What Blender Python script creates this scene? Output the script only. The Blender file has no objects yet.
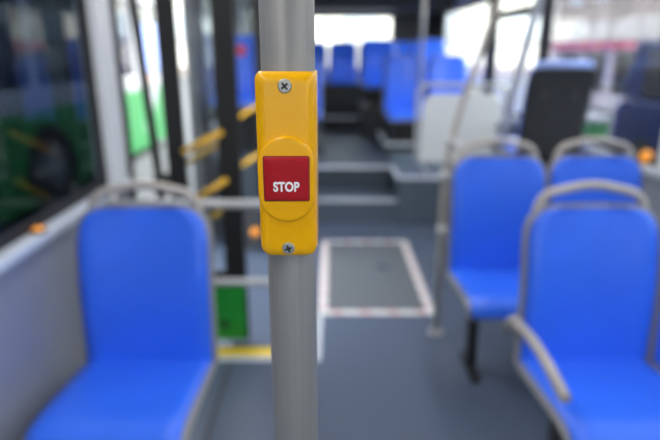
import bpy, bmesh, math, random
from mathutils import Vector, Matrix
R = math.radians
random.seed(4)
scene = bpy.context.scene
C = scene.collection

# ------------------------------------------------------------------ camera
cam_d = bpy.data.cameras.new('camera')
cam = bpy.data.objects.new('camera', cam_d); C.objects.link(cam)
cam.location = (0, 0, 1.48)
cam.rotation_euler = (R(90 - 17.3), 0, 0)
cam_d.sensor_width = 36.0
cam_d.lens = 36.0 * 545 / 660
cam_d.clip_start = 0.02
cam_d.dof.use_dof = True
cam_d.dof.focus_distance = 0.338
cam_d.dof.aperture_fstop = 3.9
scene.camera = cam

# ------------------------------------------------------------------ world: bright overcast sky
world = bpy.data.worlds.new('overcast_sky'); scene.world = world
world.use_nodes = True
wn = world.node_tree
bg = wn.nodes['Background']
bg.inputs['Color'].default_value = (0.92, 0.96, 1.0, 1)
bg.inputs['Strength'].default_value = 4.0

vs = scene.view_settings
vs.view_transform = 'Standard'; vs.look = 'None'; vs.gamma = 1.0
vs.use_curve_mapping = False
vs.exposure = 1.28

# ------------------------------------------------------------------ materials
MATS = {}
def mat(name, col, rough=0.5, metal=0.0, var=0.06, scale=14.0, bump=0.0, coat=0.0, spec=0.5, stretch=None, emit=None):
    m = bpy.data.materials.new(name); m.use_nodes = True
    nt = m.node_tree; b = nt.nodes['Principled BSDF']
    b.inputs['Roughness'].default_value = rough
    b.inputs['Metallic'].default_value = metal
    b.inputs['Specular IOR Level'].default_value = spec
    b.inputs['Coat Weight'].default_value = coat
    b.inputs['Coat Roughness'].default_value = 0.08
    tc = nt.nodes.new('ShaderNodeTexCoord')
    mp = nt.nodes.new('ShaderNodeMapping')
    if stretch: mp.inputs['Scale'].default_value = stretch
    nz = nt.nodes.new('ShaderNodeTexNoise'); nz.inputs['Scale'].default_value = scale
    nz.inputs['Detail'].default_value = 4
    nt.links.new(tc.outputs['Object'], mp.inputs['Vector'])
    nt.links.new(mp.outputs['Vector'], nz.inputs['Vector'])
    rp = nt.nodes.new('ShaderNodeValToRGB')
    lo = [max(0, c * (1 - var)) for c in col]; hi = [min(1, c * (1 + var)) for c in col]
    rp.color_ramp.elements[0].position = 0.3; rp.color_ramp.elements[0].color = (*lo, 1)
    rp.color_ramp.elements[1].position = 0.7; rp.color_ramp.elements[1].color = (*hi, 1)
    nt.links.new(nz.outputs['Fac'], rp.inputs['Fac'])
    nt.links.new(rp.outputs['Color'], b.inputs['Base Color'])
    if bump:
        bp = nt.nodes.new('ShaderNodeBump'); bp.inputs['Strength'].default_value = bump
        bp.inputs['Distance'].default_value = 0.002
        nt.links.new(nz.outputs['Fac'], bp.inputs['Height'])
        nt.links.new(bp.outputs['Normal'], b.inputs['Normal'])
    if emit:
        b.inputs['Emission Color'].default_value = (*col, 1)
        b.inputs['Emission Strength'].default_value = emit
    MATS[name] = m
    return m

def glass(name, tint, rough=0.02, ior=1.5):
    m = bpy.data.materials.new(name); m.use_nodes = True
    nt = m.node_tree
    for n in list(nt.nodes):
        if n.type != 'OUTPUT_MATERIAL': nt.nodes.remove(n)
    out = [n for n in nt.nodes if n.type == 'OUTPUT_MATERIAL'][0]
    tr = nt.nodes.new('ShaderNodeBsdfTransparent'); tr.inputs['Color'].default_value = (*tint, 1)
    gl = nt.nodes.new('ShaderNodeBsdfGlossy'); gl.inputs['Roughness'].default_value = rough
    fr = nt.nodes.new('ShaderNodeFresnel'); fr.inputs['IOR'].default_value = ior
    ge = nt.nodes.new('ShaderNodeNewGeometry')      # same reflectance on both faces of the pane
    mr = nt.nodes.new('ShaderNodeMapRange')
    mr.inputs['To Min'].default_value = ior; mr.inputs['To Max'].default_value = 1.0 / ior
    nt.links.new(ge.outputs['Backfacing'], mr.inputs['Value']); nt.links.new(mr.outputs['Result'], fr.inputs['IOR'])
    mx = nt.nodes.new('ShaderNodeMixShader')
    nt.links.new(fr.outputs['Fac'], mx.inputs['Fac'])
    nt.links.new(tr.outputs['BSDF'], mx.inputs[1]); nt.links.new(gl.outputs['BSDF'], mx.inputs[2])
    nt.links.new(mx.outputs['Shader'], out.inputs['Surface'])
    MATS[name] = m
    return m

M_YEL = mat('yellow_plastic', (0.92, 0.45, 0.0015), 0.22, var=0.02, scale=30, spec=0.35)
M_RED = mat('red_plastic', (0.42, 0.004, 0.012), 0.4, var=0.03, scale=60, spec=0.25)
M_DRED = mat('dark_red_plastic', (0.20, 0.003, 0.006), 0.5, var=0.03)
M_WHITE = mat('white_print', (0.92, 0.90, 0.90), 0.5, var=0.01)
M_SCREW = mat('zinc_screw', (0.42, 0.41, 0.37), 0.38, 0.7, var=0.15, scale=900)
M_RECESS = mat('screw_recess', (0.03, 0.03, 0.03), 0.6, 0.5)
M_POLE = mat('satin_aluminium', (0.255, 0.25, 0.246), 0.45, 0.25, var=0.05, scale=60, stretch=(6, 6, 0.15))
M_RAIL = mat('grey_rail', (0.52, 0.52, 0.52), 0.4, 0.35, var=0.04)
M_TAUPE = mat('taupe_plastic', (0.44, 0.40, 0.36), 0.42, var=0.05)
M_BLUE = mat('blue_seat_plastic', (0.032, 0.155, 0.88), 0.30, var=0.04, scale=9, coat=0.1)
M_RIM = mat('grey_seat_shell', (0.27, 0.26, 0.26), 0.5, var=0.05)
M_BLACK = mat('black_metal', (0.012, 0.012, 0.013), 0.45)
M_SHELL = mat('charcoal_shell', (0.028, 0.030, 0.033), 0.55, var=0.1)
M_PALEBLUE = mat('pale_blue_trim', (0.30, 0.42, 0.85), 0.35)
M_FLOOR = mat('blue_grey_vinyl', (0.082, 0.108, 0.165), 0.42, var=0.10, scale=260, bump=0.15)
M_HATCH = mat('grey_hatch_vinyl', (0.125, 0.138, 0.155), 0.45, var=0.10, scale=300, bump=0.2)
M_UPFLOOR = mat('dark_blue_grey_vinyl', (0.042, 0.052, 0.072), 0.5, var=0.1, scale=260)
M_POLEGREY = mat('mid_grey_rail', (0.36, 0.37, 0.40), 0.4, var=0.03)
M_RISER = mat('step_riser_vinyl', (0.085, 0.11, 0.145), 0.5, var=0.1, scale=200)
M_DARKBOX = mat('dark_plinth_laminate', (0.022, 0.023, 0.026), 0.55, var=0.1)
M_NOSE = mat('aluminium_nosing', (0.66, 0.70, 0.76), 0.4, 0.1)
M_YSTRIP = mat('yellow_step_strip', (0.85, 0.60, 0.02), 0.5)
M_WALL = mat('lilac_grey_wall_panel', (0.27, 0.28, 0.34), 0.45, var=0.03)
M_PILLAR = mat('light_grey_pillar', (0.78, 0.80, 0.84), 0.45, var=0.02)
M_SILL = mat('pale_sill_trim', (0.60, 0.65, 0.74), 0.3, var=0.02)
M_DGREY = mat('dark_grey_panel', (0.05, 0.052, 0.058), 0.55, var=0.08)
M_CEIL = mat('pale_ceiling_panel', (0.62, 0.62, 0.63), 0.5, var=0.02)
M_PANEL = mat('pale_grey_partition', (0.68, 0.69, 0.68), 0.45, var=0.02)
M_SEAL = mat('black_rubber', (0.010, 0.010, 0.011), 0.6)
M_FILL_LAMP = mat('fill_lamp_diffuser', (1.0, 0.97, 0.93), 0.5, emit=3.8)
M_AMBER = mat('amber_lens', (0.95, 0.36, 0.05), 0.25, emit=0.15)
M_DAMBER = mat('ochre_paint', (0.62, 0.36, 0.015), 0.5)
M_GRAB = mat('yellow_grab_bar', (0.90, 0.50, 0.02), 0.4)
M_GREENP = mat('green_door_panel', (0.012, 0.34, 0.035), 0.4, var=0.1)
M_GLASS = glass('tinted_side_glass', (0.40, 0.44, 0.46))
M_PRIVACY = glass('dark_privacy_glass', (0.19, 0.22, 0.26), ior=1.34)
M_LIGHTTINT = glass('light_tinted_glass', (0.54, 0.56, 0.60))
M_CLEAR = glass('clear_glass', (0.92, 0.95, 0.94))
M_DOORGL = glass('door_glass', (0.94, 0.96, 0.96))
M_ASPH = mat('asphalt', (0.085, 0.085, 0.088), 0.85, var=0.15, scale=3)
M_CREAM = mat('cream_facade', (0.86, 0.80, 0.70), 0.8, var=0.04, scale=2)
M_FASCIA = mat('cream_fascia_board', (0.55, 0.50, 0.45), 0.7, var=0.35, scale=1.2)
M_MAUVE = mat('mauve_render', (0.40, 0.36, 0.40), 0.8, var=0.1, scale=2)
M_PINK = mat('rose_sign_band', (0.72, 0.16, 0.26), 0.6)
M_BEIGE = mat('beige_brick', (0.36, 0.30, 0.26), 0.8, var=0.3, scale=1.5)
M_GREENB = mat('green_bus_paint', (0.02, 0.24, 0.055), 0.3, var=0.08, scale=1.5)
M_WHITEB = mat('white_bus_paint', (0.42, 0.43, 0.45), 0.35)
M_TYRE = mat('tyre_rubber', (0.012, 0.012, 0.013), 0.7)
M_HUB = mat('steel_wheel', (0.25, 0.25, 0.26), 0.4, 0.6)
M_NAVY = mat('navy_car_paint', (0.012, 0.022, 0.085), 0.5, spec=0.2)
M_DARKWIN = mat('dark_glazing', (0.015, 0.018, 0.022), 0.1)
M_PALEWIN = mat('pale_glazing', (0.60, 0.63, 0.66), 0.2)
M_REDP = mat('red_sticker', (0.75, 0.03, 0.06), 0.5)
# red and white hazard tape
def tape():
    m = bpy.data.materials.new('red_white_tape'); m.use_nodes = True
    nt = m.node_tree; b = nt.nodes['Principled BSDF']; b.inputs['Roughness'].default_value = 0.5
    tc = nt.nodes.new('ShaderNodeTexCoord'); sx = nt.nodes.new('ShaderNodeSeparateXYZ')
    nt.links.new(tc.outputs['Object'], sx.inputs['Vector'])
    ad = nt.nodes.new('ShaderNodeMath'); ad.operation = 'ADD'
    nt.links.new(sx.outputs['X'], ad.inputs[0]); nt.links.new(sx.outputs['Y'], ad.inputs[1])
    mu = nt.nodes.new('ShaderNodeMath'); mu.operation = 'MULTIPLY'; mu.inputs[1].default_value = 6.0
    nt.links.new(ad.outputs[0], mu.inputs[0])
    fr = nt.nodes.new('ShaderNodeMath'); fr.operation = 'FRACT'
    nt.links.new(mu.outputs[0], fr.inputs[0])
    gt = nt.nodes.new('ShaderNodeMath'); gt.operation = 'GREATER_THAN'; gt.inputs[1].default_value = 0.72
    nt.links.new(fr.outputs[0], gt.inputs[0])
    mx = nt.nodes.new('ShaderNodeMix'); mx.data_type = 'RGBA'
    mx.inputs[6].default_value = (0.72, 0.72, 0.72, 1); mx.inputs[7].default_value = (0.62, 0.34, 0.32, 1)
    nt.links.new(gt.outputs[0], mx.inputs[0]); nt.links.new(mx.outputs[2], b.inputs['Base Color'])
    return m
M_TAPE = tape()

# ------------------------------------------------------------------ mesh helpers
def box(bm, x0, x1, y0, y1, z0, z1):
    v = [bm.verts.new((x, y, z)) for z in (z0, z1) for y in (y0, y1) for x in (x0, x1)]
    for q in ((0, 2, 3, 1), (4, 5, 7, 6), (0, 1, 5, 4), (2, 6, 7, 3), (0, 4, 6, 2), (1, 3, 7, 5)):
        bm.faces.new([v[i] for i in q])

def fillet(pts, rad, n=6):
    pts = [Vector(p) for p in pts]
    if len(pts) < 3 or rad <= 0: return pts
    out = [pts[0]]
    for a, b, c in zip(pts, pts[1:], pts[2:]):
        u, w = (a - b), (c - b)
        r = min(rad, u.length * 0.49, w.length * 0.49)
        p, q = b + u.normalized() * r, b + w.normalized() * r
        for i in range(n + 1):
            t = i / n
            out.append(p * (1 - t) ** 2 + b * 2 * t * (1 - t) + q * t * t)
    out.append(pts[-1])
    return out

def tube(bm, pts, r, seg=14, rad=0.0, flat=1.0):
    pts = fillet(pts, rad)
    rings = []; up = None
    for i, p in enumerate(pts):
        a = pts[max(0, i - 1)]; b = pts[min(len(pts) - 1, i + 1)]
        d = (b - a).normalized()
        if up is None:
            up = Vector((0, 0, 1)) if abs(d.z) < 0.9 else Vector((0, 1, 0))
        s = d.cross(up).normalized(); up = s.cross(d).normalized()
        rings.append([bm.verts.new(p + s * math.cos(2 * math.pi * k / seg) * r + up * math.sin(2 * math.pi * k / seg) * r * flat) for k in range(seg)])
    for A, B in zip(rings, rings[1:]):
        for k in range(seg):
            f = bm.faces.new((A[k], A[(k + 1) % seg], B[(k + 1) % seg], B[k])); f.smooth = True
    bm.faces.new(rings[0][::-1]); bm.faces.new(rings[-1])

def rrect(x0, x1, z0, z1, r, n=6):
    """rounded rectangle; r = one radius or (bottom-left, bottom-right, top-right, top-left)"""
    if not isinstance(r, tuple): r = (r,) * 4
    out = []
    for (cx, cz, rr, a0) in ((x0 + r[0], z0 + r[0], r[0], 180), (x1 - r[1], z0 + r[1], r[1], 270),
                             (x1 - r[2], z1 - r[2], r[2], 0), (x0 + r[3], z1 - r[3], r[3], 90)):
        for i in range(n + 1):
            a = R(a0 + 90 * i / n)
            out.append((cx + rr * math.cos(a), cz + rr * math.sin(a)))
    return out

def prism(bm, outline, d0, d1, axis='y', bev=0.0, n=3):
    """outline in the plane across `axis`, extruded from d0 to d1; the d0 rim is rounded by bev"""
    cx = sum(p[0] for p in outline) / len(outline); cz = sum(p[1] for p in outline) / len(outline)
    w = max(abs(p[0] - cx) for p in outline); h = max(abs(p[1] - cz) for p in outline)
    def P(p, d):
        return {'y': (p[0], d, p[1]), 'z': (p[0], p[1], d), 'x': (d, p[0], p[1])}[axis]
    sg = 1 if d1 > d0 else -1
    levels = []
    if bev:
        for i in range(n + 1):
            a = math.pi / 2 * i / n
            levels.append((d0 + sg * bev * (1 - math.sin(a)), bev * (1 - math.cos(a))))
        levels = levels[::-1]
    else:
        levels = [(d0, 0)]
    levels.append((d1, 0))
    loops = []
    for d, ins in levels:
        kx, kz = (w - ins) / w, (h - ins) / h
        loops.append([bm.verts.new(P((cx + (p[0] - cx) * kx, cz + (p[1] - cz) * kz), d)) for p in outline])
    for A, B in zip(loops, loops[1:]):
        for k in range(len(A)):
            f = bm.faces.new((A[k], A[(k + 1) % len(A)], B[(k + 1) % len(A)], B[k])); f.smooth = bev > 0
    bm.faces.new(loops[0][::-1]); bm.faces.new(loops[-1])

def obj(name, bm, m, parent=None, smooth_angle=None, bevel=0.0):
    bmesh.ops.recalc_face_normals(bm, faces=bm.faces)
    me = bpy.data.meshes.new(name); bm.to_mesh(me); bm.free()
    me.materials.append(m)
    o = bpy.data.objects.new(name, me); C.objects.link(o)
    if parent: o.parent = parent
    if bevel:
        b = o.modifiers.new('bevel', 'BEVEL'); b.width = bevel; b.segments = 2; b.limit_method = 'ANGLE'
    return o

def empty(name, loc=(0, 0, 0), rz=0.0):
    o = bpy.data.objects.new(name, None); C.objects.link(o)
    o.location = loc; o.rotation_euler = (0, 0, rz); o.empty_display_size = 0.1
    return o

def tag(o, label=None, cat=None, group=None, kind=None):
    if label: o['label'] = label
    if cat: o['category'] = cat
    if group: o['group'] = group
    if kind: o['kind'] = kind
    return o

def boxo(name, dims, m, parent=None, bevel=0.0):
    bm = bmesh.new(); box(bm, *dims); return obj(name, bm, m, parent, bevel=bevel)

def tubeo(name, pts, r, m, parent=None, rad=0.0, seg=14, flat=1.0):
    bm = bmesh.new(); tube(bm, pts, r, seg, rad, flat); return obj(name, bm, m, parent)

def prismo(name, outline, d0, d1, m, parent=None, axis='y', bev=0.0, n=3):
    bm = bmesh.new(); prism(bm, outline, d0, d1, axis, bev, n); return obj(name, bm, m, parent)

# ------------------------------------------------------------------ structure
XL, XR, YF, YB = -0.95, 1.63, -2.6, 8.8     # inner faces of the bus body
S = 'structure'
fl = boxo('floor', (XL - 0.06, XR + 0.06, YF, YB, -0.12, 0.0), M_FLOOR)
tag(fl, 'blue-grey speckled vinyl bus floor along the aisle', 'floor', kind=S)

# floor details
tag(boxo('trim_1', (-0.93, -0.09, 2.425, 2.505, 0.0, 0.006), M_YSTRIP, bevel=0.002), 'yellow strip across the floor at the doorway', 'floor trim', kind=S)
tag(boxo('trim_2', (-0.93, -0.045, 2.385, 2.424, 0.0, 0.005), M_NOSE, bevel=0.002), 'pale aluminium strip beside the yellow doorway strip', 'floor trim', kind=S)
tag(boxo('trim_3', (-0.075, -0.045, 2.425, 2.865, 0.0, 0.005), M_NOSE, bevel=0.002), 'aluminium edge strip running from doorway to floor hatch', 'floor trim', kind=S)
tag(boxo('trim_4', (-0.50, -0.485, 0.9, 2.384, 0.0, 0.004), M_DGREY), 'thin dark seam strip in the floor beside the left seat', 'floor trim', kind=S)

hatch = empty('floor_hatch', (0.277, 3.53, 0.0))
tag(hatch, 'grey floor hatch framed by white and red tape in the aisle', 'hatch')
hw, hl, tw = 0.345, 0.645, 0.052
boxo('panel', (-hw + tw, hw - tw, -hl + tw, hl - tw, 0.0, 0.004), M_HATCH, hatch, 0.002)
boxo('tape_strip', (-hw, hw, -hl, -hl + tw, 0.0, 0.003), M_TAPE, hatch)
boxo('tape_strip', (-hw, hw, hl - tw, hl, 0.0, 0.003), M_TAPE, hatch)
boxo('tape_strip', (-hw, -hw + tw, -hl + tw, hl - tw, 0.0, 0.003), M_TAPE, hatch)
boxo('tape_strip', (hw - tw, hw, -hl + tw, hl - tw, 0.0, 0.003), M_TAPE, hatch)
bm = bmesh.new()
prism(bm, [(0.10 + 0.055 * math.cos(a * math.pi / 12), 0.08 + 0.055 * math.sin(a * math.pi / 12)) for a in range(24)], 0.006, 0.003, 'z', 0.001, 2)
lk = obj('latch', bm, M_RISER, hatch)
boxo('latch_slot', (0.065, 0.135, 0.07, 0.09, 0.006, 0.0075), M_BLACK, lk)

# rear platform: two steps across the aisle, a raised podium on the right, a higher rear end
plat = empty('rear_platform', (0, 0, 0)); tag(plat, 'stepped grey platform raising the rear of the bus', 'platform', kind=S)
boxo('step', (-0.58, 0.60, 4.69, 5.06, 0.001, 0.205), M_RISER, plat)
boxo('step_nosing', (-0.58, 0.60, 4.675, 4.715, 0.190, 0.212), M_NOSE, plat, 0.004)
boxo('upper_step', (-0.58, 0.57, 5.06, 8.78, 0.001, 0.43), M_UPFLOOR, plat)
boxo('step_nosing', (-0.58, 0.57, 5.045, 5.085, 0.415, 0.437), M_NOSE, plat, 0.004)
boxo('podium', (0.601, XR - 0.002, 4.62, 8.78, 0.001, 0.43), M_RISER, plat)
boxo('podium_nosing', (0.585, XR - 0.002, 4.60, 4.64, 0.412, 0.438), M_NOSE, plat, 0.004)
boxo('podium_nosing', (0.575, 0.605, 4.64, 5.05, 0.415, 0.437), M_NOSE, plat, 0.004)
boxo('seat_plinth', (0.605, XR - 0.002, 5.90, 6.85, 0.431, 0.508), M_DARKBOX, plat)
boxo('plinth_nosing', (0.59, XR - 0.002, 5.885, 5.925, 0.49, 0.515), M_NOSE, plat, 0.004)
boxo('plinth_nosing', (0.59, 0.62, 5.925, 6.84, 0.49, 0.515), M_NOSE, plat, 0.004)
boxo('seat_plinth', (0.40, XR - 0.002, 6.85, 7.9, 0.431, 0.804), M_DARKBOX, plat)
boxo('rear_step', (-0.08, 0.399, 7.40, 8.0, 0.431, 0.62), M_DARKBOX, plat)
boxo('rear_step_nosing', (-0.08, 0.399, 7.385, 7.425, 0.605, 0.63), M_NOSE, plat, 0.004)
boxo('bench_plinth', (XL + 0.002, XR - 0.002, 8.0, 8.78, 0.431, 1.02), M_DARKBOX, plat)
boxo('left_podium', (XL + 0.002, -0.581, 4.40, 5.75, 0.001, 0.63), M_RISER, plat)
boxo('left_podium', (XL + 0.002, -0.081, 5.751, 8.0, 0.431, 0.508), M_DARKBOX, plat)
boxo('left_podium', (XL + 0.002, -0.581, 5.751, 8.78, 0.001, 0.43), M_RISER, plat)

# ---- walls
def wall(name, x_in, sgn, spans, label, winspans):
    """lower panels, sill, header and pillars of one side; sgn = outward direction"""
    w = empty(name, (x_in, 0, 0)); tag(w, label, 'wall', kind=S)
    def b(nm, d0, d1, y0, y1, z0, z1, m, bev=0.0):
        a, c = sorted((sgn * d0, sgn * d1)); return boxo(nm, (a, c, y0, y1, z0, z1), m, w, bev)
    for y0, y1 in spans:
        b('lower_panel', 0.0, 0.07, y0, y1, -0.30, 0.875, M_WALL)
        b('sill', -0.022, 0.07, y0, y1, 0.876, 0.912, M_SILL, 0.008)
    b('header', 0.0, 0.07, YF, YB, 2.0, 2.30, M_CEIL)
    return w, b

wl, bl = wall('wall_left', XL, -1, [(YF, 2.49), (4.36, YB)], 'lilac-grey side wall with pale sill on the left', None)
for y0, y1 in ((-1.0, -0.88), (2.33, 2.49), (6.2, 6.3)):
    bl('pillar', -0.012, 0.07, y0, y1, 0.913, 2.0, M_PILLAR, 0.006)
bl('door_post', 0.0, 0.07, 2.491, 2.60, -0.30, 2.0, M_SEAL)
bl('door_post', 0.0, 0.07, 4.0, 4.355, -0.30, 2.0, M_DGREY)
bl('corner_pillar', 0.0, 0.07, 8.45, YB, 0.913, 2.0, M_DGREY)
wr, br = wall('wall_right', XR, 1, [(YF, YB)], 'lilac-grey side wall with pale sill on the right', None)
for y0, y1 in ((-1.0, -0.88), (2.50, 2.66)):
    br('pillar', -0.012, 0.07, y0, y1, 0.913, 2.0, M_PILLAR, 0.006)
br('pillar', 0.0, 0.07, 4.40, 4.50, 0.913, 2.0, M_DGREY, 0.006)
br('pillar', 0.0, 0.07, 5.80, 6.0, 0.913, 2.0, M_SEAL)
br('corner_pillar', 0.0, 0.07, 8.45, YB, 0.913, 2.0, M_DGREY)
rb = empty('wall_rear', (0, YB, 0)); tag(rb, 'dark grey rear end wall of the bus around the window', 'wall', kind=S)
boxo('lower_panel', (XL - 0.07, XR + 0.07, 0.0, 0.07, -0.30, 1.15), M_DGREY, rb)
boxo('header', (XL - 0.07, XR + 0.07, 0.0, 0.07, 1.99, 2.30), M_DGREY, rb)
boxo('corner_panel', (0.97, XR + 0.07, 0.0, 0.07, 1.151, 1.989), M_DGREY, rb)
boxo('corner_panel', (XL - 0.07, -0.62, 0.0, 0.07, 1.151, 1.989), M_DGREY, rb)
wf = empty('wall_front', (0, YF, 0)); tag(wf, 'grey front end of the bus below the windscreen', 'wall', kind=S)
boxo('lower_panel', (XL - 0.07, XR + 0.07, -0.07, -0.001, -0.30, 0.75), M_DGREY, wf)
boxo('header', (XL - 0.07, XR + 0.07, -0.07, -0.001, 1.95, 2.30), M_DGREY, wf)
boxo('windscreen', (XL - 0.05, XR + 0.05, -0.04, -0.03, 0.751, 1.949), M_CLEAR, wf)
ce = empty('ceiling', (0, 0, 2.30)); tag(ce, 'pale bus ceiling with two added fill lamp strips', 'ceiling', kind=S)
boxo('panel', (XL - 0.07, XR + 0.07, YF, YB, 0.001, 0.05), M_CEIL, ce)
# rear duct hanging from the ceiling
boxo('rear_bulkhead', (XL + 0.001, XR - 0.001, 7.6, 8.798, -0.30, 0.0), M_DGREY, ce)
for k, x in enumerate((-0.45, 1.05)):  # unseen strips added as fill, kept short so the rear stays darker
    lp = empty('ceiling_fill_lamp', (x, 0, 2.30))
    tag(lp, ('unseen white fill lamp strip added above the left seat', 'unseen white fill lamp strip added above the right seats')[k], 'lamp', 'added ceiling fill strips')
    boxo('diffuser', (-0.09, 0.09, -2.0, 4.6, -0.030, -0.012), M_FILL_LAMP, lp, 0.005)
    boxo('housing', (-0.11, 0.11, -2.02, 4.62, -0.0115, 0.0), M_CEIL, lp)

# ---- windows
wi = [0]
def window(x, sgn, y0, y1, z0, z1, label, m=None, hopper=None):
    wi[0] += 1
    w = empty('window_%d' % wi[0], (x + sgn * 0.035, (y0 + y1) / 2, z0)); tag(w, label, 'window', kind=S)
    L = (y1 - y0) / 2; Hh = z1 - z0
    boxo('pane', (-0.003, 0.003, -L + 0.02, L - 0.02, 0.02, Hh - 0.02), m or M_GLASS, w)
    t = 0.035
    boxo('seal', (-0.012, 0.012, -L, L, 0.0, t), M_SEAL, w); boxo('seal', (-0.012, 0.012, -L, L, Hh - t, Hh), M_SEAL, w)
    boxo('seal', (-0.012, 0.012, -L, -L + t, t, Hh - t), M_SEAL, w); boxo('seal', (-0.012, 0.012, L - t, L, t, Hh - t), M_SEAL, w)
    if hopper:
        boxo('hopper_bar', (-0.014, 0.014, -L + t, L - t, hopper - z0 - 0.04, hopper - z0 + 0.04), M_SEAL, w)
    return w
window(XL, -1, -2.55, -1.0, 0.915, 1.998, 'tinted window at the very front of the left wall')
window(XL, -1, -0.88, 2.33, 0.915, 1.998, 'long tinted window beside the left blue seat', M_PRIVACY)
window(XL, -1, 4.36, 6.2, 0.915, 1.998, 'tinted left window just behind the doorway')
window(XL, -1, 6.3, 8.45, 0.915, 1.998, 'tinted left window beside the rear seats')
window(XR, 1, -2.55, -1.0, 0.915, 1.998, 'tinted window at the very front of the right wall')
window(XR, 1, -0.88, 2.50, 0.915, 1.998, 'tinted right window beside the nearest right seats')
window(XR, 1, 2.66, 4.40, 0.915, 1.998, 'tinted right window behind the black seat back', M_LIGHTTINT)
window(XR, 1, 4.50, 5.80, 0.915, 1.998, 'bright right window with a black hopper bar', M_CLEAR, 1.80)
window(XR, 1, 6.0, 8.45, 0.915, 1.998, 'bright right window beside the rear blue seats', M_CLEAR)
wi[0] += 1
w = empty('window_%d' % wi[0], (0.175, YB + 0.035, 1.152)); tag(w, 'wide rear window above the back bench', 'window', kind=S)
boxo('pane', (-0.79, 0.79, -0.003, 0.003, 0.0, 0.836), M_CLEAR, w)
for d in ((-0.79, 0.79, 0.0, 0.03), (-0.79, 0.79, 0.80, 0.836), (-0.79, -0.76, 0.03, 0.80), (0.76, 0.79, 0.03, 0.80)):
    boxo('seal', (d[0], d[1], -0.012, 0.012, d[2], d[3]), M_SEAL, w)

# ---- doorway: two leaves swung inwards
def door(name, x0, x1, y, label, green, bars, dim_bars):
    d = empty(name, (x0, y, 0.02)); tag(d, label, 'door', kind=S)
    W = x1 - x0; st = 0.088; rs = 0.105; t = 0.018; top = 1.96
    def stile(nm, a, c):
        return prismo(nm, rrect(a, c, 0.0, top, 0.008, 2), -t, t, M_SEAL, d, 'y', 0.006)
    stile('stile', 0, st); stile('stile', W - rs, W)
    boxo('top_rail', (st, W - rs, -t * .9, t * .9, top - 0.12, top), M_SEAL, d)
    boxo('mid_rail', (st, W - rs, -t * .9, t * .9, 0.345, 0.385), M_SEAL, d)
    boxo('pane', (st, W - rs, -0.004, 0.004, 0.385, top - 0.12), M_DOORGL, d)
    p = boxo('kick_panel', (0.012, W - 0.012, -t - 0.012, -t - 0.001, 0.01, 0.345) if green else (st, W - rs, -t * .6, t * .6, 0.01, 0.345), M_GREENP if green else M_DGREY, d, 0.003)
    if green:
        bm = bmesh.new(); prism(bm, [(0.228 + 0.022 * math.cos(a * math.pi / 8), 0.10 + 0.022 * math.sin(a * math.pi / 8)) for a in range(16)], -t - 0.016, -t - 0.008, 'y', 0.002, 2)
        obj('lock_hole', bm, M_BLACK, p)
    for (a, za, b_, zb) in bars:
        g = tubeo('grab_bar', [(a - x0, -0.075, za - 0.02), (b_ - x0, -0.075, zb - 0.02)], 0.014, M_GRAB, d)
        for (q, zq) in ((a + 0.02, za + .01), (b_ - 0.02, zb - .01)):
            tubeo('bracket', [(q - x0, -0.075, zq - 0.02), (q - x0, -t, zq - 0.02)], 0.011, M_SEAL, g, seg=8)
    for (a, za, b_, zb) in dim_bars:
        tubeo('grab_bar', [(a - x0, 0.06, za - 0.02), (b_ - x0, 0.06, zb - 0.02)], 0.013, M_DAMBER, d)
    return d
door('door_1', -0.775, -0.425, 2.575, 'black-framed door leaf with green kick panel behind the left seat', True,
     [(-0.68, 1.03, -0.495, 1.123), (-0.64, 0.80, -0.485, 0.90)],
     [(-0.73, 0.935, -0.50, 1.07), (-0.60, 0.67, -0.49, 0.735)])
door('door_2', -0.79, -0.42, 3.93, 'black-framed door leaf partly behind the stop button', False,
     [(-0.67, 1.01, -0.43, 1.155), (-0.67, 0.665, -0.43, 0.815)], [])
dpost = empty('door_swing_post', (-0.885, 2.66, 0.0)); tag(dpost, 'slim black swing post at the near edge of the doorway', 'door post')
tubeo('post', [(0.045, 0, 0.0), (0.04, 0, 0.75), (-0.015, 0, 1.75), (-0.02, 0, 1.99)], 0.022, M_SEAL, dpost, 0.3)
tubeo('lower_arm', [(0.04, 0, 0.80), (0.045, 0, 0.90)], 0.038, M_SEAL, dpost)
tubeo('floor_socket', [(0.045, 0, 0.0), (0.045, 0, 0.05)], 0.035, M_BLACK, dpost)

# ------------------------------------------------------------------ grab pole and stop button (in focus)
PX, PY = -0.0272, 0.366
gp = empty('grab_pole', (PX, PY, 0)); tag(gp, 'thick satin grey grab pole carrying the yellow stop button', 'pole')
tubeo('tube', [(0, 0, 0.012), (0, 0, 2.29)], 0.0175, M_POLE, gp, seg=64)
bm = bmesh.new(); prism(bm, [(0.042 * math.cos(a * math.pi / 16), 0.042 * math.sin(a * math.pi / 16)) for a in range(32)], 0.012, 0.0, 'z', 0.003)
obj('floor_flange', bm, M_POLE, gp)
bm = bmesh.new(); prism(bm, [(0.042 * math.cos(a * math.pi / 16), 0.042 * math.sin(a * math.pi / 16)) for a in range(32)], 2.285, 2.30, 'z', 0.003)
obj('ceiling_flange', bm, M_POLE, gp)

ZT, ZB, FY = 1.4678, 1.3490, 0.336
sb = empty('stop_button_unit', (PX, PY, ZB)); tag(sb, 'yellow plastic stop request box with square red button on the pole', 'button box')
hz = ZT - ZB; fy = FY - PY
hwid = 0.0187
bm = bmesh.new()
prism(bm, rrect(-hwid, hwid, 0, hz, (0.0075, 0.0075, 0.0045, 0.0045), 8), fy, -0.0176, 'y', 0.0065, 8)
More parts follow.
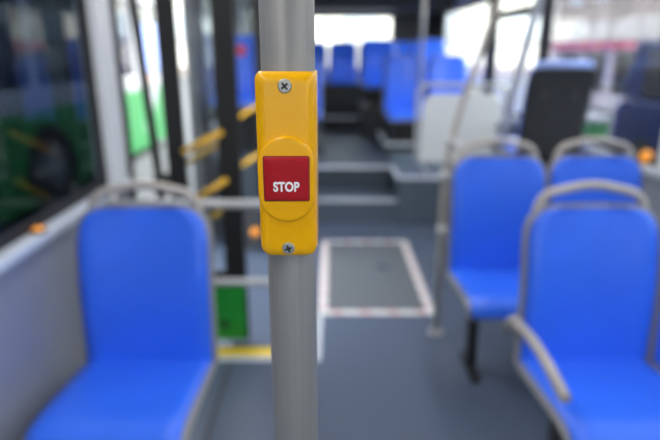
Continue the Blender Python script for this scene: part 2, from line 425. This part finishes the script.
# wrap-around shell: ring of outer rounded rectangle and inner bore
N = 48
outer0 = rrect(-hwid, hwid, -0.0182, 0.027, 0.009, 11)
N = len(outer0)
def ringv(z, ins):
    o_, i_ = [], []
    for (x, y) in outer0:
        k = (hwid - ins) / hwid
        o_.append(bm.verts.new((x * k, y * k, z)))
        a = math.atan2(y, x); i_.append(bm.verts.new((0.01756 * math.cos(a), 0.01756 * math.sin(a), z)))
    return o_, i_
lv = [ringv(0.0005, 0.0006), ringv(0.0016, 0.0), ringv(hz - 0.0016, 0.0), ringv(hz - 0.0005, 0.0006)]
for (oa, ia), (ob, ib) in zip(lv, lv[1:]):
    for k in range(N):
        j = (k + 1) % N
        f = bm.faces.new((oa[k], oa[j], ob[j], ob[k])); f.smooth = True
        f = bm.faces.new((ia[k], ib[k], ib[j], ia[j])); f.smooth = True
for (oo, ii) in (lv[0], lv[-1]):
    for k in range(N):
        j = (k + 1) % N
        bm.faces.new((oo[k], oo[j], ii[j], ii[k]))
housing = obj('housing', bm, M_YEL, sb)
# raised pad
bz0, bz1 = 1.3745 - ZB, 1.4300 - ZB
bz = 1.4032 - ZB
rad = 0.0181
bm = bmesh.new()
ol = []
for i in range(25):
    a = math.pi * i / 24; ol.append((rad * math.cos(a), bz1 - rad + rad * math.sin(a)))
for i in range(25):
    a = math.pi + math.pi * i / 24; ol.append((rad * math.cos(a), bz0 + rad + rad * math.sin(a)))
prism(bm, ol, fy - 0.0030, fy + 0.003, 'y', 0.0022, 6)
obj('raised_pad', bm, M_YEL, sb)
bs = 0.0138
prismo('button_recess', rrect(-bs - 0.0007, bs + 0.0007, bz - bs - 0.0007, bz + bs + 0.0007, 0.0012, 3), fy - 0.0034, fy + 0.001, M_DRED, sb, 'y', 0.0003, 2)
btn = prismo('button', rrect(-bs, bs, bz - bs, bz + bs, 0.0011, 4), fy - 0.0047, fy + 0.001, M_RED, sb, 'y', 0.0012, 4)
# inner face of the button, slightly dished frame
prismo('button_face', rrect(-bs + 0.0022, bs - 0.0022, bz - bs + 0.0022, bz + bs - 0.0022, 0.0008, 3), fy - 0.0050, fy - 0.0040, M_RED, btn, 'y', 0.0003, 2)
for (dx, dz) in ((-0.0068, 0.0075), (-0.0068, 0.0038), (-0.0010, 0.0092)):
    bm = bmesh.new()
    bmesh.ops.create_uvsphere(bm, u_segments=12, v_segments=8, radius=0.0008, matrix=Matrix.Translation((dx, fy - 0.0050, bz + dz)))
    for f in bm.faces: f.smooth = True
    obj('braille_dot', bm, M_RED, btn)
# lettering
cu = bpy.data.curves.new('lettering', 'FONT'); cu.body = 'STOP'; cu.align_x = 'CENTER'; cu.align_y = 'CENTER'
cu.size = 0.0104; cu.extrude = 0.00008; cu.offset = 0.00040; cu.space_character = 1.03
to = bpy.data.objects.new('tmp_text', cu); C.objects.link(to)
bpy.context.view_layer.update()
me = bpy.data.meshes.new_from_object(to.evaluated_get(bpy.context.evaluated_depsgraph_get()))
bpy.data.objects.remove(to)
xs = [v.co.x for v in me.vertices]; ys = [v.co.y for v in me.vertices]
LW, LH = 0.0164, 0.0064
mxx, mnx, mxy, mny = max(xs), min(xs), max(ys), min(ys)
for v in me.vertices:
    x = (v.co.x - (mxx + mnx) / 2) * LW / (mxx - mnx); z = (v.co.y - (mxy + mny) / 2) * LH / (mxy - mny)
    v.co = (x, fy - 0.00505 - v.co.z, bz - 0.0046 + z)
me.materials.clear(); me.materials.append(M_WHITE)
lo = bpy.data.objects.new('lettering', me); C.objects.link(lo); lo.parent = btn
lo['label'] = 'white STOP lettering'
def screw(z, r, rot):
    c = Vector((0, fy, z))
    bm = bmesh.new()
    prism(bm, [(r * math.cos(a * math.pi / 20), z + r * math.sin(a * math.pi / 20)) for a in range(40)], fy - 0.0013, fy + 0.002, 'y', 0.0011, 5)
    s = obj('screw', bm, M_SCREW, sb)
    bm = bmesh.new()
    for k in range(2):
        a = rot + k * math.pi / 2; ca, sa = math.cos(a), math.sin(a)
        L, t = r * 0.58, r * 0.15
        pts = [(-L, -t), (L, -t), (L, t), (-L, t)]
        prism(bm, [(x * ca - y * sa, z + x * sa + y * ca) for x, y in pts], fy - 0.00138 - k * 0.00002, fy - 0.0009, 'y')
    q = [(r * .27 * math.cos(a * math.pi / 4 + rot), z + r * .27 * math.sin(a * math.pi / 4 + rot)) for a in range(8)]
    prism(bm, q, fy - 0.00142, fy - 0.0009, 'y')
    obj('cross_recess', bm, M_RECESS, s)
screw(1.4595 - ZB, 0.0043, R(40)); screw(1.3560 - ZB, 0.0042, R(20))

# ------------------------------------------------------------------ barrier in front of the doorway
ba = empty('door_barrier', (-0.165, 2.20, 0)); tag(ba, 'low barrier with two pale grey rails behind the left seat', 'barrier')
tubeo('post', [(0, 0, 0.0), (0, 0, 1.02)], 0.017, M_RAIL, ba)
tubeo('rail', [(0, 0, 0.865), (-0.785, 0, 0.865)], 0.019, M_RAIL, ba)
tubeo('rail', [(0, 0, 0.51), (-0.785, 0, 0.51)], 0.017, M_RAIL, ba)
tubeo('wall_post', [(-0.74, 0, 0.0), (-0.74, 0, 0.95)], 0.016, M_RAIL, ba)

# ------------------------------------------------------------------ seats
def lerp(a, b, t): return a + (b - a) * t
def prof(pts, t):
    n = len(pts) - 1; x = min(max(t, 0), 0.99999) * n; i = int(x); f = x - i
    p0 = Vector(pts[max(i - 1, 0)]); p1 = Vector(pts[i]); p2 = Vector(pts[i + 1]); p3 = Vector(pts[min(i + 2, n)])
    return 0.5 * ((2 * p1) + (p2 - p0) * f + (2 * p0 - 5 * p1 + 4 * p2 - p3) * f * f + (3 * p1 - p0 - 3 * p2 + p3) * f ** 3)

def slab(bm, path, halfw, r0, r1, thick, dish, push=0.0, nu=12, nv=18, ext=0.0):
    """curved cushion: path in the y-z plane, half width function, rounded at both ends; front face dished"""
    L = sum((Vector(a) - Vector(b)).length for a, b in zip(path, path[1:])) + 2 * ext
    ts = []
    for i in range(nv + 1):
        s = i / nv; ts.append(0.5 - 0.5 * math.cos(math.pi * s))
    F, B = [], []
    for t in ts:
        s = t * L; hw_ = halfw(t) + ext
        for (e, r) in ((s, r0), (L - s, r1)):
            if r > 0 and e < r: hw_ = hw_ - r + math.sqrt(max(r * r - (r - e) ** 2, 0))
        tt = (t * L - ext) / (L - 2 * ext)
        tc = min(max(tt, 0.0), 1.0)
        p = prof(path, tc); d = (prof(path, tc + 0.01 if tc < .98 else 1.0) - prof(path, tc if tc < .98 else .98)).normalized()
        p = p + d * (tt - tc) * (L - 2 * ext)
        nrm = Vector((-d[1], d[0]))          # towards the sitter
        rowF, rowB = [], []
        for k in range(nu + 1):
            u = -1 + 2 * k / nu
            edge = 1 - max(0, (abs(u) - 0.8) / 0.2) ** 2
            x = u * max(hw_, 0.004)
            lift = dish * u * u + push + (thick * 0.5) * (0.35 + 0.65 * math.sqrt(max(edge, 0)))
            q = p + nrm * lift
            rowF.append(bm.verts.new((x, q[0], q[1])))
            q = p + nrm * (dish * u * u + push - thick * 0.5)
            rowB.append(bm.verts.new((x, q[0], q[1])))
        F.append(rowF); B.append(rowB)
    def quad(a, b, c, d_):
        f = bm.faces.new((a, b, c, d_)); f.smooth = True
    for i in range(nv):
        for k in range(nu):
            quad(F[i][k], F[i][k + 1], F[i + 1][k + 1], F[i + 1][k])
            quad(B[i][k], B[i + 1][k], B[i + 1][k + 1], B[i][k + 1])
        quad(F[i][0], F[i + 1][0], B[i + 1][0], B[i][0]); quad(F[i][nu], B[i][nu], B[i + 1][nu], F[i + 1][nu])
    for k in range(nu):
        quad(F[0][k], B[0][k], B[0][k + 1], F[0][k + 1]); quad(F[nv][k], F[nv][k + 1], B[nv][k + 1], B[nv][k])

# (y, z) side profiles; the seat faces -y, path normals point towards the sitter
BACK = [(-0.030, 0.415), (-0.022, 0.55), (-0.012, 0.70), (0.015, 0.84), (0.045, 0.965)]
CUSH = [(-0.480, 0.392), (-0.465, 0.426), (-0.40, 0.436), (-0.24, 0.424), (-0.10, 0.412), (-0.035, 0.412)]
def wb(t): return 0.219 - 0.012 * max(0, t - 0.75) / 0.25
def wc(t): return 0.216 - 0.0 * t

MESH = {}
def shared(key, maker, m):
    if key not in MESH:
        bm = bmesh.new(); maker(bm)
        bmesh.ops.recalc_face_normals(bm, faces=bm.faces)
        me = bpy.data.meshes.new(key); bm.to_mesh(me); bm.free(); me.materials.append(m); MESH[key] = me
    return MESH[key]
def part(name, key, maker, m, parent):
    o = bpy.data.objects.new(name, shared(key, maker, m)); C.objects.link(o); o.parent = parent; return o

def mk_back(bm): slab(bm, BACK, wb, 0.012, 0.098, 0.030, 0.018, 0.012)
def mk_cush(bm): slab(bm, CUSH, wc, 0.038, 0.012, 0.030, 0.012, 0.012)
def mk_brim(bm): slab(bm, BACK, wb, 0.02, 0.105, 0.022, 0.018, -0.004, ext=0.015)
def mk_crim(bm): slab(bm, CUSH, wc, 0.045, 0.02, 0.022, 0.012, -0.004, ext=0.015)
def mk_handle(bm):
    tube(bm, [(-0.190, 0.040, 0.900), (-0.176, 0.047, 1.012), (0.0, 0.052, 1.050), (0.176, 0.047, 1.012), (0.190, 0.040, 0.900)], 0.0155, 12, 0.06)
def mk_seam(bm):
    tube(bm, [(0, -0.40, 0.4535), (0, -0.24, 0.4405), (0, -0.07, 0.4285)], 0.0035, 6)
def mk_arm(bm):
    tube(bm, [(0, 0.015, 0.52), (0, -0.03, 0.585), (0, -0.26, 0.612), (0, -0.48, 0.575)], 0.017, 12, 0.12)
    tube(bm, [(0, 0.015, 0.52), (0.045, 0.015, 0.505)], 0.013, 8)
def mk_leg(bm):
    prism(bm, [(-0.34, 0.385), (-0.10, 0.385), (-0.10, 0.35), (-0.19, 0.33), (-0.205, 0.02), (-0.10, 0.012), (-0.10, 0.0), (-0.36, 0.0), (-0.36, 0.012), (-0.265, 0.02), (-0.26, 0.33)], -0.02, 0.02, 'x')
def mk_leg_short(bm):
    prism(bm, [(-0.36, 0.385), (-0.06, 0.385), (-0.06, 0.35), (-0.12, 0.33), (-0.12, 0.165), (-0.31, 0.165), (-0.31, 0.33), (-0.36, 0.35)], -0.14, 0.14, 'x')

def seat(loc, label, handle=True, arm=0, leg='long', rz=0.0, group='blue passenger seats', legx=0.0, name='bus_seat', z=0.0, shell=None):
    s = empty(name, (loc[0], loc[1], z), rz); tag(s, label, 'seat', group)
    part('backrest', 'backrest', mk_back, M_BLUE, s)
    c = part('seat_pan', 'seat_pan', mk_cush, M_BLUE, s)
    part('centre_groove', 'centre_groove', mk_seam, M_DBLUE, c)
    part('backrest_rim', 'backrest_rim', mk_brim, M_RIM, s)
    part('seat_rim', 'seat_rim', mk_crim, M_RIM, s)
    if handle: part('grab_handle', 'grab_handle', mk_handle, M_TAUPE, s)
    if arm:
        a = part('armrest', 'armrest', mk_arm, M_TAUPE, s); a.location.x = -0.252 * arm
        if arm < 0: a.scale.x = -1
    if leg == 'long':
        l = part('leg', 'leg', mk_leg, M_BLACK, s); l.location.x = legx
    elif leg == 'short': part('base', 'base', mk_leg_short, M_BLACK, s)
    return s
M_DBLUE = mat('seat_groove_blue', (0.014, 0.06, 0.52), 0.4)

seat((-0.634, 1.75), 'blue plastic seat beside the left wall below the tinted window', legx=0.0)
seat((0.892, 1.75), 'blue seat nearest on the right with a taupe armrest on its aisle side', arm=1, legx=-0.13)
seat((1.366, 1.75), 'blue seat cut off by the right edge of the photo, next to the armrest seat', legx=0.1)
seat((0.810, 2.56), 'blue aisle seat on a black leg beside the bent pole', legx=-0.13).scale.z = 1.02
seat((1.285, 2.58), 'blue seat by the right wall behind the armrest seat, in front of black seat back', legx=0.1).scale.z = 1.02
# rows on the rear podium
seat((0.835, 6.38), 'raised blue aisle seat just left of the pale partition panel', False, leg='short', z=0.32).scale.z = 1.13
seat((1.33, 6.38), 'raised blue seat behind the pale partition panel, below the bright window', False, leg='short', z=0.32).scale.z = 1.13
seat((0.63, 7.42), 'blue aisle seat in the row before the back bench', False, leg='short', z=0.64)
seat((1.29, 7.42), 'blue window seat in the right row before the back bench', False, leg='short', z=0.64)
seat((-0.32, 6.38), 'raised blue aisle seat mostly hidden behind the stop button', False, leg='short', z=0.32).scale.z = 1.13
seat((-0.765, 5.15), 'blue seat seen through the glass of the farther door leaf', False, leg=None, z=0.635)
boxo('base', (-0.14, 0.14, -0.36, -0.08, -0.004, 0.385), M_BLACK, [o for o in C.objects if o.name.startswith('bus_seat')][-1])
blab = ['blue back bench seat at the left rear corner', 'blue back bench seat second from the left rear corner', 'dark blue back bench seat at the end of the aisle',
        'blue back bench seat just right of the aisle end', 'blue back bench seat at the right rear corner']
for i in range(5):
    s = seat((-0.705 + 0.45 * i, 8.53), blab[i], False, leg=None, z=0.625, group='blue seats of the back bench'); s.scale.x = 0.93

# rear-facing seat: its charcoal back is turned to the camera
rs_ = empty('rear_facing_seat', (1.285, 3.40, 0.43), math.pi); tag(rs_, 'seat with a charcoal back shell and pale blue top, facing rearwards', 'seat', 'blue passenger seats')
rs_.location.x = 1.37
BK2 = [(-0.030, 0.415), (-0.005, 0.60), (0.035, 0.80), (0.085, 0.955)]
bm = bmesh.new(); slab(bm, BK2, lambda t: 0.192, 0.02, 0.05, 0.03, 0.0, 0.012); obj('backrest', bm, M_BLUE, rs_)
bm = bmesh.new(); slab(bm, BK2, lambda t: 0.192, 0.02, 0.05, 0.03, 0.0, -0.024, ext=0.004); sh = obj('back_shell', bm, M_SHELL, rs_)
tubeo('top_trim', [(-0.165, 0.078, 0.966), (0.165, 0.078, 0.966)], 0.026, M_PALEBLUE, rs_)
for x in (-0.09, 0.09):
    bm = bmesh.new(); prism(bm, [(x + 0.018 * math.cos(a * math.pi / 8), 0.79 + 0.018 * math.sin(a * math.pi / 8)) for a in range(16)], 0.0855, 0.07, 'y', 0.003, 2)
    obj('screw_cap', bm, M_DGREY, sh)
part('seat_pan', 'seat_pan', mk_cush, M_BLUE, rs_); part('seat_rim', 'seat_rim', mk_crim, M_RIM, rs_)
boxo('base', (-0.16, 0.16, -0.36, -0.05, 0.071, 0.40), M_BLACK, rs_)
whb = empty('wheel_box', (1.228, 3.55, 0)); tag(whb, 'dark wheel arch box under the rear-facing seat', 'wheel box', kind=S)
prismo('cover', rrect(-0.36, 0.36, 0.0, 0.5, (0.0, 0.0, 0.12, 0.12), 6), -0.28, 0.30, M_DARKBOX, whb, 'y', 0.0)

# ------------------------------------------------------------------ bent pole beside row two
bp = empty('bent_grab_pole', (0.580, 2.67, 0)); tag(bp, 'slim taupe grab pole bending outwards beside the second aisle seat', 'pole')
tubeo('tube', [(0, 0, 0.012), (-0.005, 0, 0.90), (0.04, 0, 1.18), (0.20, 0, 1.72), (0.34, 0, 2.28)], 0.0165, M_TAUPE, bp, 0.25)
bm = bmesh.new(); prism(bm, [(0.04 * math.cos(a * math.pi / 10), 0.04 * math.sin(a * math.pi / 10)) for a in range(20)], 0.012, 0.0, 'z', 0.003)
obj('floor_flange', bm, M_RAIL, bp)
tubeo('clamp', [(0, 0, 0.565), (0, 0, 0.615)], 0.026, M_RAIL, bp)
tubeo('clamp', [(-0.004, 0, 0.855), (-0.003, 0, 0.90)], 0.026, M_RAIL, bp)
tubeo('seat_link', [(0.022, -0.005, 1.045), (0.062, -0.045, 1.02)], 0.017, M_RAIL, bp)
tubeo('clamp', [(0.015, 0, 1.03), (0.022, 0, 1.07)], 0.026, M_RAIL, bp)

sp = empty('slanted_grab_pole', (1.325, 4.12, 0)); tag(sp, 'pale grey slanting grab pole left of the charcoal seat back', 'pole')
tubeo('tube', [(-0.035, 0.10, 0.012), (-0.03, 0.09, 0.70), (0.125, -0.06, 1.82), (0.19, -0.12, 2.29)], 0.033, M_POLEGREY, sp, 0.2)
tubeo('clamp', [(-0.01, 0.075, 0.90), (0.0, 0.065, 0.99)], 0.045, M_POLEGREY, sp)

# ------------------------------------------------------------------ partition panel on the podium
pa = empty('partition_panel', (1.10, 4.72, 0.43)); tag(pa, 'pale grey partition panel in a rounded tube frame before the rear seats', 'partition')
prismo('board', rrect(-0.315, 0.36, 0.115, 0.70, (0.03, 0.03, 0.12, 0.12), 8), -0.012, 0.012, M_PANEL, pa, 'y', 0.005)
tubeo('frame', [(-0.235, 0, 0.0), (-0.30, 0, 0.10), (-0.345, 0, 0.17), (-0.355, 0, 0.77), (0.375, 0, 0.77), (0.40, 0, 0.70), (0.40, 0, 0.0)], 0.019, M_RAIL, pa, 0.08)
tubeo('upright', [(-0.345, 0, 0.77), (-0.335, 0, 1.86)], 0.017, M_RAIL, pa)
for x in (-0.335, 0.38):
    tubeo('bracket', [(x - 0.01 if x < 0 else x + .01, 0, 0.40), (x + 0.05 if x < 0 else x - .05, 0, 0.40)], 0.012, M_RAIL, pa, seg=8)

# ------------------------------------------------------------------ small lamps and the sill glint
def lamp(loc, r, nrm, label):
    o = empty('lamp_or_glint', loc); tag(o, label, 'lamp', 'amber marker lamps')
    ax = {'x': 'x', 'y': 'y', 'z': 'z'}[nrm[1]]; sg = -1 if nrm[0] == '-' else 1
    c = [(r * math.cos(a * math.pi / 12), r * math.sin(a * math.pi / 12)) for a in range(24)]
    bm = bmesh.new(); prism(bm, [(x * 1.2, y * 1.2) for x, y in c], sg * 0.008, 0.0, ax, 0.002, 2); obj('bezel', bm, M_SEAL, o)
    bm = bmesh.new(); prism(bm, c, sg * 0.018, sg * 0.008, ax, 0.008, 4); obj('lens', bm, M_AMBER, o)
    return o
lamp((-0.565, 3.93 - 0.0185, 0.17), 0.034, '-y', 'amber round lamp low on the farther door leaf')
lamp((XR + 0.005, 2.80, 0.9545), 0.034, '-y', 'amber round lamp standing on the right window sill')
lamp((XL - 0.002, 1.69, 0.9125), 0.020, '+z', 'amber glowing disc for the warm glint on the left window sill')  # added glowing disc stands in for a warm glint on the sill
rsn = empty('red_wall_sticker', (-0.80, 5.130, 1.48)); tag(rsn, 'small red round tag on the blue seat behind the door glass', 'tag')
bm = bmesh.new(); prism(bm, [(0.05 * math.cos(a * math.pi / 12), 0.05 * math.sin(a * math.pi / 12)) for a in range(24)], -0.004, 0.004, 'y', 0.002, 2); obj('disc', bm, M_REDP, rsn)

# ------------------------------------------------------------------ outside
gr = boxo('ground', (-80, 80, -40, 90, -0.45, -0.35), M_ASPH); tag(gr, 'grey asphalt yard around the bus', 'ground', kind=S)

def wheel(name, x, y, z, r, w, parent):
    bm = bmesh.new()
    tube(bm, [(x - w / 2, y, z), (x + w / 2, y, z)], r, 28); o = obj(name, bm, M_TYRE, parent)
    tubeo('hub', [(x - w / 2 - 0.01, y, z), (x + w / 2 + 0.01, y, z)], r * 0.55, M_HUB, o, seg=20)
nb = empty('parked_bus', (-3.35, 5.5, -0.35)); tag(nb, 'green and white bus parked outside the left windows', 'bus')
LB = 6.0
boxo('skirt', (-2.4, 0.0, -LB, LB, 0.12, 1.18), M_GREENB, nb, 0.03)
boxo('waist', (-2.4, 0.0, -LB, LB, 1.181, 1.42), M_WHITEB, nb, 0.01)
boxo('roof', (-2.4, 0.0, -LB, LB, 2.62, 3.05), M_WHITEB, nb, 0.06)
for k in range(7):
    y0 = -LB + k * 1.71
    boxo('pillar', (-2.4, 0.0, y0 - (0 if k == 0 else 0.06), y0 + 0.12, 1.421, 2.619), M_WHITEB, nb) if k in (0,) else boxo('pillar', (-0.1, 0.0, y0 - 0.06, y0 + 0.12, 1.421, 2.619), M_WHITEB, nb)
    boxo('side_window', (-0.04, -0.02, y0 + 0.12, min(y0 + 1.65, LB), 1.421, 2.619), M_GLASS, nb)
    boxo('seat_back', (-0.75, -0.3, y0 + 0.7, y0 + 0.85, 1.3, 2.1), M_BLUE, nb)
for y in (-4.2, 1.0):
    bm = bmesh.new()
    prism(bm, [(y + 0.62 * math.cos(math.pi * i / 16), 0.30 + 0.70 * math.sin(math.pi * i / 16)) for i in range(17)], 0.012, -0.3, 'x'); obj('wheel_arch', bm, M_SEAL, nb)
    wheel('wheel', -0.09, y, 0.47, 0.47, 0.26, nb)
for y, a in ((-1.6, 0.5), (2.9, 0.5), (4.9, 0.5)):
    prismo('white_swoosh', [(y - a, 0.45), (y - a * 0.2, 0.45), (y + a, 1.17), (y + a * 0.3, 1.17)], 0.006, -0.01, M_WHITEB, nb, 'x')

db = empty('front_light_blocker', (0, -20, -0.35)); tag(db, 'unseen grey building behind the camera, added to cut front light', 'building')  # unseen block, added to hold back light from the windscreen side
boxo('wall', (-30, 30, -6.0, 0.0, 0.0, 9.0), M_MAUVE, db)
for k in range(8):
    boxo('gate', (-27 + k * 7, -22.5 + k * 7, -0.05, 0.08, 0.0, 4.6), M_PALEWIN, db)
boxo('blue_side_sign', (-0.02, 0.012, 4.85, 5.75, 1.45, 2.3), M_PALEBLUE, nb, 0.004)
boxo('pink_side_sign', (-0.02, 0.012, 2.7, 3.5, 1.7, 2.3), M_PINK, nb, 0.004)
tubeo('amber_side_lamp', [(-0.02, 4.75, 1.33), (0.03, 4.75, 1.33)], 0.14, M_AMBER, nb)
fa = empty('far_building', (2, 42, -0.35)); tag(fa, 'long cream building beyond the rear windows', 'building')
boxo('wall', (-34, 60, 0.0, 6.0, 0.0, 9.0), M_CREAM, fa)
for k in range(15):
    wf_ = boxo('window', (-31 + k * 6, -28.6 + k * 6, -0.08, 0.06, 2.6, 4.4), M_PALEWIN, fa)
    boxo('window_sill', (-31.1 + k * 6, -28.5 + k * 6, -0.2, -0.02, 2.5, 2.6), M_WHITEB, wf_)
boxo('plinth', (-34, 60, -0.1, 0.0, 0.0, 0.7), M_BEIGE, fa)
sf = empty('shop_front', (9.0, 16.0, -0.35)); tag(sf, 'low shop front with a rose sign band beyond the right window', 'building')
boxo('wall', (0.0, 5.0, -4.2, 7.0, 0.0, 1.88), M_MAUVE, sf)
boxo('sign_band', (-0.12, 5.0, -4.25, 7.0, 1.881, 2.12), M_PINK, sf)
boxo('fascia', (-0.25, 5.0, -4.3, 7.0, 2.121, 2.75), M_FASCIA, sf)
boxo('upper_wall', (0.0, 5.0, -4.2, 7.0, 2.751, 6.0), M_BEIGE, sf)
for k in range(5):
    boxo('shop_window', (-0.03, 0.02, -3.8 + k * 2.1, -2.3 + k * 2.1, 0.5, 1.75), M_DARKWIN, sf)
    boxo('upper_window', (-0.03, 0.02, -3.6 + k * 2.1, -2.6 + k * 2.1, 3.4, 4.9), M_PALEWIN, sf)

car = empty('parked_van', (4.0, 5.6, -0.35)); tag(car, 'dark navy van parked outside the right window', 'van')
profc = [(-2.2, 0.32), (-2.2, 0.75), (-2.05, 0.92), (-1.05, 1.02), (2.0, 1.02), (2.2, 0.9), (2.2, 0.32)]
prismo('body', profc, 0.0, 1.75, M_NAVY, car, 'x', 0.04)
prismo('cabin', [(-1.05, 1.02), (-0.45, 1.66), (2.08, 1.66), (2.16, 1.02)], 0.10, 1.65, M_NAVY, car, 'x', 0.05)
prismo('side_glass', [(-0.85, 1.06), (-0.38, 1.52), (0.35, 1.52), (0.35, 1.06)], 0.085, 0.12, M_DARKWIN, car, 'x')
prismo('side_glass', [(0.42, 1.06), (0.42, 1.52), (1.70, 1.52), (1.75, 1.06)], 0.085, 0.12, M_DARKWIN, car, 'x')
for y in (-1.35, 1.35):
    wheel('wheel', 0.09, y, 0.32, 0.32, 0.2, car); wheel('wheel', 1.66, y, 0.32, 0.32, 0.2, car)
car.scale = (1, 1, 1.18)
bn = empty('wheelie_bin', (3.3, 7.3, -0.35)); tag(bn, 'green wheelie bin outside the right window beside the van', 'bin')
prismo('body', [(-0.24, 0.06), (0.24, 0.06), (0.29, 0.95), (-0.29, 0.95)], -0.28, 0.28, M_GREENB, bn, 'y', 0.02)
boxo('lid', (-0.31, 0.31, -0.31, 0.31, 0.951, 1.02), M_WHITEB, bn, 0.02)
tubeo('handle', [(-0.2, 0.34, 0.9), (0.2, 0.34, 0.9)], 0.018, M_SEAL, bn)
for x in (-0.27, 0.27):
    tubeo('wheel', [(x - 0.02, 0.22, 0.1), (x + 0.02, 0.22, 0.1)], 0.1, M_TYRE, bn, seg=18)
